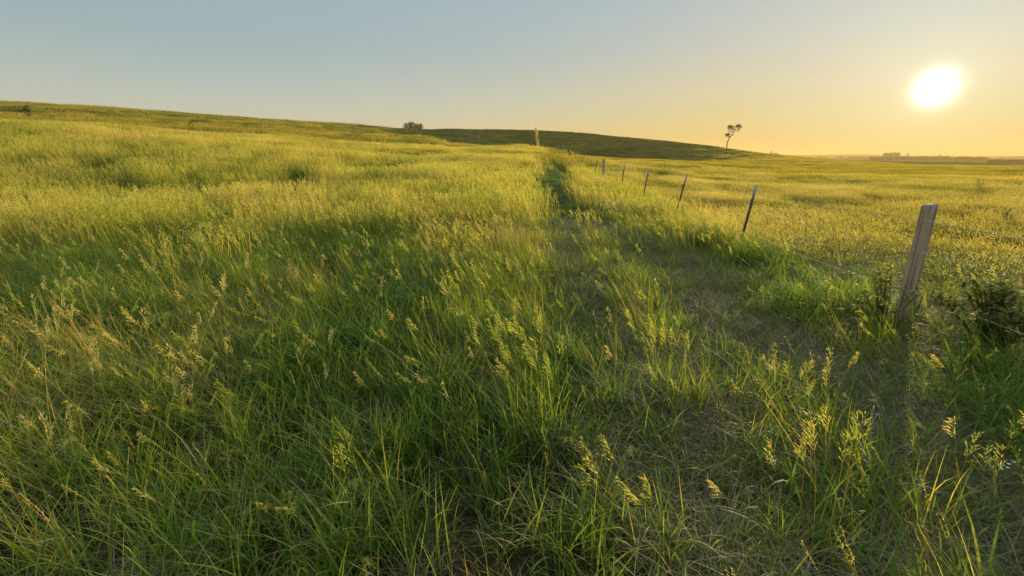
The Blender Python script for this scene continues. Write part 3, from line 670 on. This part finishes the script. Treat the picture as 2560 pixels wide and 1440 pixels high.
# fence climbing the far hill
rc = crest_r(1338); pts = []
for i, r in enumerate(np.linspace(100, rc + 4, 24)):
    px = np.interp(r, [100, rc], [1346, 1337]) + 1.0*math.sin(i*.9); pts.append(at(px, r))
hf = empty("hill_fence", tuple(pts[0])); tag(hf, "distant fence of thin posts climbing straight up the dark green hill", "fence"); hr = Vector(pts[0])
for i, p in enumerate(pts):
    tall = 2.3 if i == len(pts) - 1 else 1.35
    mb = MB(); mb.tube([(0, 0, -.3), (.03, 0, tall*.5), (.0, 0, tall)], [.10, .09, .08 if i < len(pts) - 1 else .05], 6)
    o = mb.build("wooden_post", [M_WOOD], hf); o.location = Vector(p) - hr
for k, zz_ in enumerate((1.15, .75)):
    mb = MB(); mb.tube(np.array(pts) + [0, 0, zz_], .012, 3); o = mb.build("wire", [M_WIRE], hf); o.location = -hr
g = np.random.default_rng(77); n = 1700
mb = MB(); tpar = g.uniform(0, 1, n); P = np.array(pts); ip_ = tpar*(len(P) - 1.001); a_ = ip_.astype(int); f_ = (ip_ - a_)[:, None]
B_ = P[a_]*(1 - f_) + P[a_ + 1]*f_; B_ = B_ + np.stack([g.normal(.15, .22, n), g.normal(0, .4, n), np.zeros(n)], 1)
blades(mb, g, n, B_[:, :2], (.5, 1.15), (.03, .07), (.02, .3), (.2, .9), .2, 2, 0, (.45, 1), z0=0.0)
VV = mb.V[0]; VV[:, 2] += np.repeat(ground(B_[:, 0], B_[:, 1]), 6) - .05
tag(mb.build("fence_row_grass", [M_FAR]), "pale strip of tall dry grass along the distant hill fence", 'dead grass', kind='stuff')

# ---------------------------------------------------------------- shrubs, weeds, trees
def leafcloud(mb, g, C, rad, n, size, m=0, t=(0, 1), flat=.8, drop=0):
    d = g.normal(size=(n, 3)); d /= np.linalg.norm(d, axis=1)[:, None]; q = g.uniform(.02, 1.25, n)**.6
    P = C + d*q[:, None]*np.array(rad); D = g.normal(size=(n, 3)) + [0, 0, -drop]
    spikelets(mb, P, D, g.uniform(.6, 1.2, n)*size, g.uniform(.5, 1, n)*size*flat, m, g.uniform(*t, n))
def weed(name, base, h, spread, nst, lab, cat, seed, droop=1.2, leafL=(.06, .14), dens=26, group=None, wleaf=(.008, .018), bushy=0):
    g = np.random.default_rng(seed); r = empty(name, tuple(base)); tag(r, lab, cat, group)
    st, lf = MB(), MB()
    for i in range(nst):
        a = g.uniform(0, 2*PI); ln = g.uniform(.0, 1)*spread; hh = h*g.uniform(.65, 1.0)*(1 - .25*ln/max(spread, .01)); n = 8; s = np.linspace(0, 1, n)
        P = np.stack([math.cos(a)*ln*s**1.2 - .10*hh*s**2, math.sin(a)*ln*s**1.2, hh*s - .12*hh*droop*s**4], 1); P[:, :2] += g.normal(0, .02*spread + .004, 2)
        st.tube(P, np.linspace(.006, .0015, n)*max(1, h*1.2), 5, 0, .3)
        m = dens; f = g.uniform(.12, 1, m); B = np.stack([np.interp(f, s, P[:, k]) for k in range(3)], 1)
        for q in range(m):
            blades(lf, g, 1, B[q:q+1, :2], (leafL[0], leafL[1]), wleaf, (.5, 1.0), (1.3 + .4*droop, 2.0 + .6*droop), .15, 4, 0, (.1, .9), z0=B[q, 2])
        if bushy: leafcloud(lf, g, P[-1], (.05, .05, .10), bushy, .035, 0, (.2, 1))
    st.build("stem", [M_WEED], r); lf.build("leaves", [M_WEED], r); return r
b = hit(2452, 905); weed("leafy_weed", b, .98, .52, 44, "large drooping leafy weed beyond the wire right of the wooden post", "weed", 5, 1.6, (.10, .22), 30, wleaf=(.014, .032), bushy=8)
b = hit(2190, 850); weed("leafy_weed", b, .95, .34, 18, "dark upright weed with curling leaves just left of the wooden post", "weed", 6, 1.0, (.07, .15), 22, wleaf=(.012, .026), bushy=4)
b = hit(2300, 840); weed("leafy_weed", b + [.12, .25, 0], .6, .14, 5, "thin leafy weed standing close behind the wooden post", "weed", 8, 1.0, (.06, .13), 18)
b = hit(2442, 476); weed("field_weed", b, .75, .45, 9, "dark bushy weed alone in the golden field near the right edge", "weed", 9, .6, (.10, .2), 16, "weeds in the golden field", (.02, .04))
b = hit(2510, 560); weed("field_weed", b, .55, .3, 8, "low dark weed beyond the top wire at the right edge", "weed", 10, .6, (.10, .2), 16, "weeds in the golden field", (.02, .04))
b = hit(1792, 399); weed("field_weed", b, 1.0, .8, 8, "taller of the two small weeds in the field right of the far steel posts", "weed", 11, .4, (.2, .4), 12, "weeds in the golden field", (.05, .09))
b = hit(1770, 402); weed("field_weed", b, .7, .7, 8, "lower of the two small weeds in the field right of the far steel posts", "weed", 12, .4, (.2, .4), 12, "weeds in the golden field", (.05, .09))

# lone tree on the crest
r = crest_r(1813) * .97; b = at(1813, r); zb = pix_slope(364)*b[1]; S = (pix_slope(315) - pix_slope(366))*b[1]/430.0
lt = empty("lone_tree", (b[0], b[1], b[2])); tag(lt, "lone leaning tree with a forked heart shaped crown on the hill crest", "tree")
wx_ = lambda X, Y, d=0.0: np.array([(X - 540)*S*1.0, d, (740 - Y)*S + (zb - b[2])])
tk = MB(); g = np.random.default_rng(3)
def limb(pp, r0, r1, mb=tk):
    pp = np.array(pp); t = np.linspace(0, 1, len(pp)); s = np.linspace(0, 1, 9)
    Q = np.stack([np.interp(s, t, pp[:, k]) for k in range(3)], 1) + g.normal(0, .04, (9, 3)); mb.tube(Q, np.linspace(r0, r1, 9), 7)
limb([wx_(540, 740) - [0, 0, 1.2], wx_(548, 660), wx_(565, 595), wx_(600, 545), wx_(635, 490)], .30, .18)
limb([wx_(635, 490), wx_(665, 445), wx_(690, 390), wx_(715, 350), wx_(745, 310, .3)], .15, .04)
limb([wx_(635, 490), wx_(640, 450, -.3), wx_(605, 400, -.4), wx_(575, 350, -.4)], .11, .03)
limb([wx_(568, 590), wx_(560, 550, .3), wx_(535, 515, .4), wx_(500, 495, .4)], .09, .03)
limb([wx_(690, 390), wx_(730, 380, .4), wx_(770, 350, .5)], .06, .02); limb([wx_(605, 400, -.4), wx_(560, 390, 0), wx_(520, 350, .2)], .05, .02); limb([wx_(625, 505), wx_(660, 520, -.3)], .04, .02)
tk.build("trunk", [M_BARK], lt)
cr = MB()
for (X, Y, rx, ry, n) in [(570, 330, 45, 30, 330), (540, 355, 42, 34, 240), (600, 350, 32, 32, 180), (590, 390, 30, 25, 90), (745, 315, 48, 28, 330), (765, 345, 45, 40, 260), (705, 335, 30, 28, 150), (755, 395, 24, 42, 90),
                          (520, 500, 45, 24, 260), (560, 495, 36, 24, 150), (500, 535, 30, 26, 80), (550, 545, 26, 22, 60), (645, 515, 18, 12, 30), (675, 400, 22, 24, 50), (540, 400, 24, 24, 40), (600, 440, 24, 25, 50), (690, 440, 20, 24, 34), (650, 345, 34, 26, 60), (640, 400, 30, 26, 50), (550, 440, 26, 26, 40), (580, 535, 22, 20, 30), (730, 430, 24, 24, 36)]:
    leafcloud(cr, g, wx_(X, Y, g.normal(0, .4)), (rx*S*1.1, min(rx, ry)*S*1.2, ry*S*1.1), int(n*1.5), .24, 0, (0, 1), .6, .4)
cr.build("crown", [M_SILV], lt)

# shrub clump behind the crest
r = crest_r(1037) * 1.02; b = at(1037, r); P12 = (pix_slope(300) - pix_slope(320))*b[1]/20*200/2560   # metres per zoomed pixel
sh = empty("shrub", tuple(b)); tag(sh, "dark spiky shrub clump standing on the skyline of the left hill", "shrub")
z0 = pix_slope(317)*b[1] - b[2]; st, lf = MB(), MB(); g = np.random.default_rng(8)
top = [(800, 480), (850, 440), (900, 400), (960, 395), (1000, 345), (1050, 375), (1105, 350), (1160, 385), (1230, 410), (1310, 415), (1410, 420), (1450, 475)]
K = (pix_slope(320) - pix_slope(321))*b[1]/12.8
for i in range(60):
    X = 800 + 650*(i + g.uniform(0, 1))/60; ty = np.interp(X, [q[0] for q in top], [q[1] for q in top]) + abs(g.normal(0, 30)); bx = 1130 + (X - 1130)*.62
    Y = g.normal(0, 1.2); A = np.array([(bx - 1120)*K, Y*.6, -1.0]); B = np.array([(X - 1120)*K, Y, z0 + (545 - ty)*K*.82])
    s = np.linspace(0, 1, 6)[:, None]; Q = A + (B - A)*s + g.normal(0, .05, (6, 3)); st.tube(Q, np.linspace(.03, .01, 6), 5)
    n = 60; f = g.uniform(.25, 1.0, n)[:, None]; C = A + (B - A)*f + g.normal(0, .42, (n, 3))*(1.25 - f)
    D = (B - A)/np.linalg.norm(B - A) + g.normal(0, .5, (n, 3)); spikelets(lf, C, D, g.uniform(.25, .5, n), g.uniform(.08, .16, n), 0, g.uniform(0, .7, n))
st.build("stem", [M_BARK], sh); lf.build("foliage", [M_SHRUB], sh)

# dark gaps winding down the left hill
def trail(pix, lab, wd):
    P = np.array([hit(a_, b_, 60, 400) for a_, b_ in pix]); mb = MB(); g = np.random.default_rng(int(pix[0][0]))
    c = empty("brush_line", tuple(P[0])); n = 900; t = g.uniform(0, len(P) - 1.001, n); i = t.astype(int); f = (t - i)[:, None]
    B = P[i]*(1 - f) + P[i + 1]*f; B[:, :2] += g.normal(0, wd, (n, 2)); z = ground(B[:, 0], B[:, 1])
    spikelets(mb, np.stack([B[:, 0], B[:, 1], z + g.uniform(.05, .5, n)], 1) - P[0], g.normal(0, .5, (n, 3)) + [0, 0, .8], g.uniform(.22, .4, n), g.uniform(.14, .24, n), 0, g.uniform(0, .5, n))
    tag(c, lab, "brush"); mb.build("foliage", [M_SILV], c)
trail([(71, 273), (67, 281), (70, 287), (74, 295), (75, 302)], "dark wavy line of brush running down the hill at the far left", .12)
trail([(486, 311), (480, 318), (478, 326)], "short dark line of brush on the hill left of centre", .12)

# ---------------------------------------------------------------- far plain: bins, sheds, woods
def cyl(mb, c, r, h, k=24, m=0): mb.tube([np.array(c), np.array(c) + [0, 0, h]], r, k, m)
def grain_bin(px, r, ytop, wpx, lab, cap=True):
    b = at(px, r); zt = pix_slope(ytop)*b[1]; rad = wpx/2/FPX*b[1]*1.02/ (CP); e = empty("grain_bin", tuple(b)); tag(e, lab, "grain bin", "grain bins on the hazy horizon")
    H = zt - b[2]; roof = rad*.42; mb = MB(); k = 28; hw = H - roof
    zz_ = np.linspace(-1, hw, 40); rr_ = rad*(1 + .006*(np.arange(40) % 2)); mb.tube(np.stack([0*zz_, 0*zz_, zz_], 1), rr_, k); mb.build("wall", [M_BIN], e)
    mb = MB(); mb.tube([(0, 0, hw + .02), (0, 0, hw + roof*.9), (0, 0, hw + roof*.92), (0, 0, hw + roof)], [rad*1.03, rad*.14, rad*.14, rad*.12], k); ro = mb.build("roof", [M_ROOFM], e)
    mb = MB(); cyl(mb, (0, 0, hw + roof), rad*.10, rad*.08, 12); mb.build("roof_vent", [M_ROOFM], ro); return e, H
D_ = 1250
grain_bin(2213.5, D_, 381.5, 10.5, "leftmost of the four round grain bins on the hazy horizon")
grain_bin(2225.5, D_, 381, 10.0, "second from the left of the four round grain bins")
e3, H3 = grain_bin(2237, D_ + 12, 381, 9.5, "third grain bin with a thin elevator leg rising beside it")
grain_bin(2243.5, D_, 381, 8.0, "rightmost grain bin, touching the one beside it")
def leg(px, r, y, wpx, lab, name="elevator_tower", lean=0.0):
    b = at(px, r); zt = pix_slope(y)*b[1]; H = zt - b[2]; w_ = wpx/FPX*b[1]; e = empty(name, tuple(b)); tag(e, lab, "tower", "thin towers on the hazy horizon")
    mb = MB()
    for sx in (-1, 1):
        for sy in (-1, 1): mb.tube([(sx*w_*.5, sy*w_*.5, -1), (sx*w_*.3 + lean*H, sy*w_*.3, H*.9)], .22, 5)
    for i in range(9):
        z = H*.9*i/8; q = w_*(.5 - .2*i/8); mb.tube([(-q + lean*z, -q, z), (q + lean*z, -q, z), (q + lean*z, q, z), (-q + lean*z, q, z), (-q + lean*z, -q, z)], .16, 4)
        if i < 8: mb.tube([(-q + lean*z, -q, z), (q*.95, -q, z + H*.9/8)], .14, 4)
    mb.build("frame", [M_BIN], e)
    mb = MB(); mb.box((lean*H, 0, H*.93), (w_*.95, w_*.8, H*.12)); mb.build("head_house", [M_ROOFM], e)
    mb = MB(); mb.tube([(lean*H + w_*.3, 0, H*.95), (lean*H + w_*1.1, 0, H*.5)], .3, 6); mb.tube([(lean*H, 0, H), (lean*H + w_*.35, 0, H + 5)], .2, 5); mb.build("spout", [M_ROOFM], e)
leg(2233, D_ + 20, 379.5, 2.4, "thin elevator leg poking above the grain bins")
leg(2267, D_ + 60, 383.5, 4.5, "lone slender tower between the grain bins and the trees", lean=.06)
leg(2347, D_ + 100, 387.0, 5, "small distant tower above the trees right of the grain bins", lean=.12)
def shed(px, r, y, wpx, lab, deep=14, m=M_BIN):
    b = at(px, r); zt = pix_slope(y)*b[1]; H = max(zt - b[2], 4); w_ = wpx/FPX*b[1]; e = empty("farm_shed", tuple(b)); tag(e, lab, "shed", "farm sheds on the horizon")
    mb = MB(); mb.box((0, 0, H*.35 - .5), (w_, deep, H*.7 + 1)); mb.build("wall", [m], e)
    x0, x1, y0, y1, z0_, z1_ = -w_/2 - .4, w_/2 + .4, -deep/2 - .4, deep/2 + .4, H*.7, H
    mb = MB(); mb.add([(x0, y0, z0_), (x1, y0, z0_), (x1, y1, z0_), (x0, y1, z0_), (x0, 0, z1_), (x1, 0, z1_)], [(0, 1, 5, 4), (2, 3, 4, 5), (3, 0, 4, 4), (1, 2, 5, 5), (0, 3, 2, 1)]); mb.build("roof", [M_ROOFM], e)
    mb = MB(); mb.box((w_*.18, -deep/2 - .06, H*.25), (min(4.5, w_*.3), .12, H*.5)); mb.build("door", [M_STEEL], e)
shed(2266, D_ + 30, 389.3, 26, "long low shed right of the grain bins"); shed(2340, D_ + 80, 390.3, 12, "small low shed among the trees right of the grain bins")
shed(1935, 900, 381.8, 8, "pale farm building peeping over the end of the hill", 12); shed(1940.5, 930, 383, 6, "smaller farm building just right of the pale one", 12)
b = at(1926, 905); e = empty("silo", tuple(b)); tag(e, "narrow silo beside the pale farm building at the end of the hill", "silo")
H = pix_slope(378.5)*b[1] - b[2]; mb = MB(); cyl(mb, (0, 0, -1), 1.3, H + .2, 20); mb.build("wall", [M_BIN], e)
mb = MB(); s = np.linspace(0, PI/2, 7); mb.tube(np.stack([0*s, 0*s, H - .8 + 1.4*np.sin(s)], 1), np.maximum(1.38*np.cos(s), .03), 20); mb.build("roof", [M_ROOFM], e)
# woods: far tree belts that read as one mass
g = np.random.default_rng(31); mb = MB()
def belt(x0, x1, r, ytop, n, jit=1.2, sc=1.0):
    for i in range(n):
        px = g.uniform(x0, x1); rr_ = r*g.uniform(.96, 1.05); b = at(px, rr_); zt = pix_slope(ytop + abs(g.normal(0, jit)))*b[1]; H = max(zt - b[2], 2.0)
        rad = g.uniform(3, 6.5)*sc; mb.tube([b - [0, 0, .5], b + [0, 0, H*.6]], [.3, .15], 4)
        leafcloud(mb, g, b + [0, 0, H*.55], (rad, rad, H*.5), 70, 1.7*sc, 0, (0, 1), .8)
belt(2175, 2420, 1180, 391.3, 95); belt(2390, 2470, 1150, 392.0, 36); belt(2270, 2380, 1400, 389.6, 34); belt(2480, 2580, 760, 399.3, 30, .7, .7); belt(2050, 2180, 1700, 390.8, 26, .6); belt(2470, 2600, 2300, 391.3, 20, .5, 1.4)
tag(mb.build("far_woodland", [M_SILV]), "hazy belts of trees along the far right horizon", "trees", kind='stuff')

# white tub in the field
b = hit(2328, 442, 10); zt = max(pix_slope(432.5)*b[1] - b[2], .25); W_ = 8.0/FPX*b[1]/2/CP; e = empty("feed_tub", tuple(b)); tag(e, "small white tub in the golden field above the wooden post", "tub")
mb = MB(); mb.tube([(0, 0, 0), (0, 0, zt*.45), (0, 0, zt*.8), (0, 0, zt)], [W_*.55, W_*.62, W_*.8, W_], 24); mb.build("body", [M_TUB], e)
mb = MB(); a_ = np.linspace(0, 2*PI, 25); mb.tube(np.stack([W_*np.cos(a_), W_*np.sin(a_), 0*a_ + zt], 1), W_*.06, 6); mb.build("rim", [M_TUB], e)

# ---------------------------------------------------------------- standout clumps in the foreground
def clump(px, py, h, lab, seed, nb=46, nbroad=16, nst=9, rad=.16, wind=.18, lean=.2):
    b = hit(px, py, .8); g = np.random.default_rng(seed); e = empty("grass_clump", tuple(b)); tag(e, lab, "grass clump", "tall grass clumps in the foreground")
    mb = MB(); blades(mb, g, nb, disc(g, nb, rad), (h*.45, h*.95), (.004, .008), (.02, .25), (.2, 1.1), wind, 7, 0, (.15, .8), tiptint=.15)
    blades(mb, g, nbroad, disc(g, nbroad, rad*.8), (h*.45, h*.85), (.008, .014), (.05, .4), (.9, 2.5), wind*.6, 9, 0, (.15, .7), tiptint=.15)
    mb.build("leaves", [M_LEAF], e)
    if nst:
        sb = MB()
        for k in range(nst): stalk(sb, g, disc(g, 1, rad)[0], h*g.uniform(.85, 1.15), g.uniform(.03, lean), g.uniform(0, 2*PI), wind*g.uniform(.7, 1.6), 2, g.uniform(.25, .6), 0, 1, g.choice([.1, .3, .5]), .92)
        sb.build("seed_heads", [M_LEAF, M_SEED], e)
clump(1345, 1130, .74, "tall bright green clump with golden seed heads at the middle of the foreground", 1, 80, 18, 17, .20)
clump(1700, 1040, .62, "bright green clump on the hump between the two wheel tracks", 2, 70, 20, 8, .20)
clump(930, 1360, .60, "broad bladed dark green clump left of centre near the bottom edge", 3, 60, 34, 2, .24)
clump(1150, 870, .62, "medium green clump behind the tall golden headed one", 4, 60, 12, 9, .2)
clump(2030, 1425, .66, "upright clump with drooping golden heads at bottom right", 5, 16, 14, 7, .14, .08)
clump(2330, 1330, .42, "low arching broad bladed clump at the bottom right", 6, 16, 22, 4, .16, .1)
clump(2480, 1330, .46, "arching pale green clump nearest the bottom right corner", 7, 10, 20, 3, .14, .1)
clump(1500, 640, .75, "tan headed clump in the gap at the start of the trodden track", 8, 60, 6, 22, .35, .3)
clump(1650, 1420, .5, "leaning clump with yellow heads at the bottom edge right of centre", 9, 30, 16, 7, .2, .3)
clump(2010, 1090, .52, "sparse clump of yellow seed heads rising from the dead grass", 10, 10, 6, 8, .16, .08, .35)
# small white flowers
b = hit(2500, 1290, .8); e = empty("white_flower", tuple(b)); tag(e, "little cluster of small white flowers near the bottom right edge", "flower"); g = np.random.default_rng(12)
st = MB(); blooms = []
for i in range(7):
    q = np.array([g.normal(0, .04), g.normal(0, .04), g.uniform(.24, .34)]); st.tube([(0, 0, 0), q*.5 + [0, 0, .03], q], .0012, 4); blooms.append(q)
st.build("stem", [M_WEED], e)
for q in blooms:                       # a shallow five lobed cup
    k = 30; a_ = np.arange(k)*2*PI/k; rr = .0075*(1 + .22*np.cos(5*a_)); fl = MB()
    V = [[0, 0, 0]] + [[r_*.5*math.cos(t), r_*.5*math.sin(t), .001] for r_, t in zip(rr, a_)] + [[r_*math.cos(t), r_*math.sin(t), .004] for r_, t in zip(rr, a_)]
    F = [(0, 1+i, 1+(i+1) % k, 1+(i+1) % k) for i in range(k)] + [(1+i, 1+k+i, 1+k+(i+1) % k, 1+(i+1) % k) for i in range(k)]
    fl.add(np.array(V), F); o = fl.build("bloom", [M_PETAL], e); o.location = q

# ---------------------------------------------------------------- evening haze
hz = MB(); hz.box((0, 2200, 20), (9000, 9400, 70)); m, nt = mat("haze"); pv = N(nt, 'ShaderNodeVolumePrincipled')
pv.inputs['Color'].default_value = (1.0, .73, .31, 1); pv.inputs['Density'].default_value = 0.00034; pv.inputs['Anisotropy'].default_value = .2
o = N(nt, 'ShaderNodeOutputMaterial'); nt.links.new(pv.outputs[0], o.inputs['Volume'])
HZ = hz.build("haze", [m]); tag(HZ, kind='stuff')
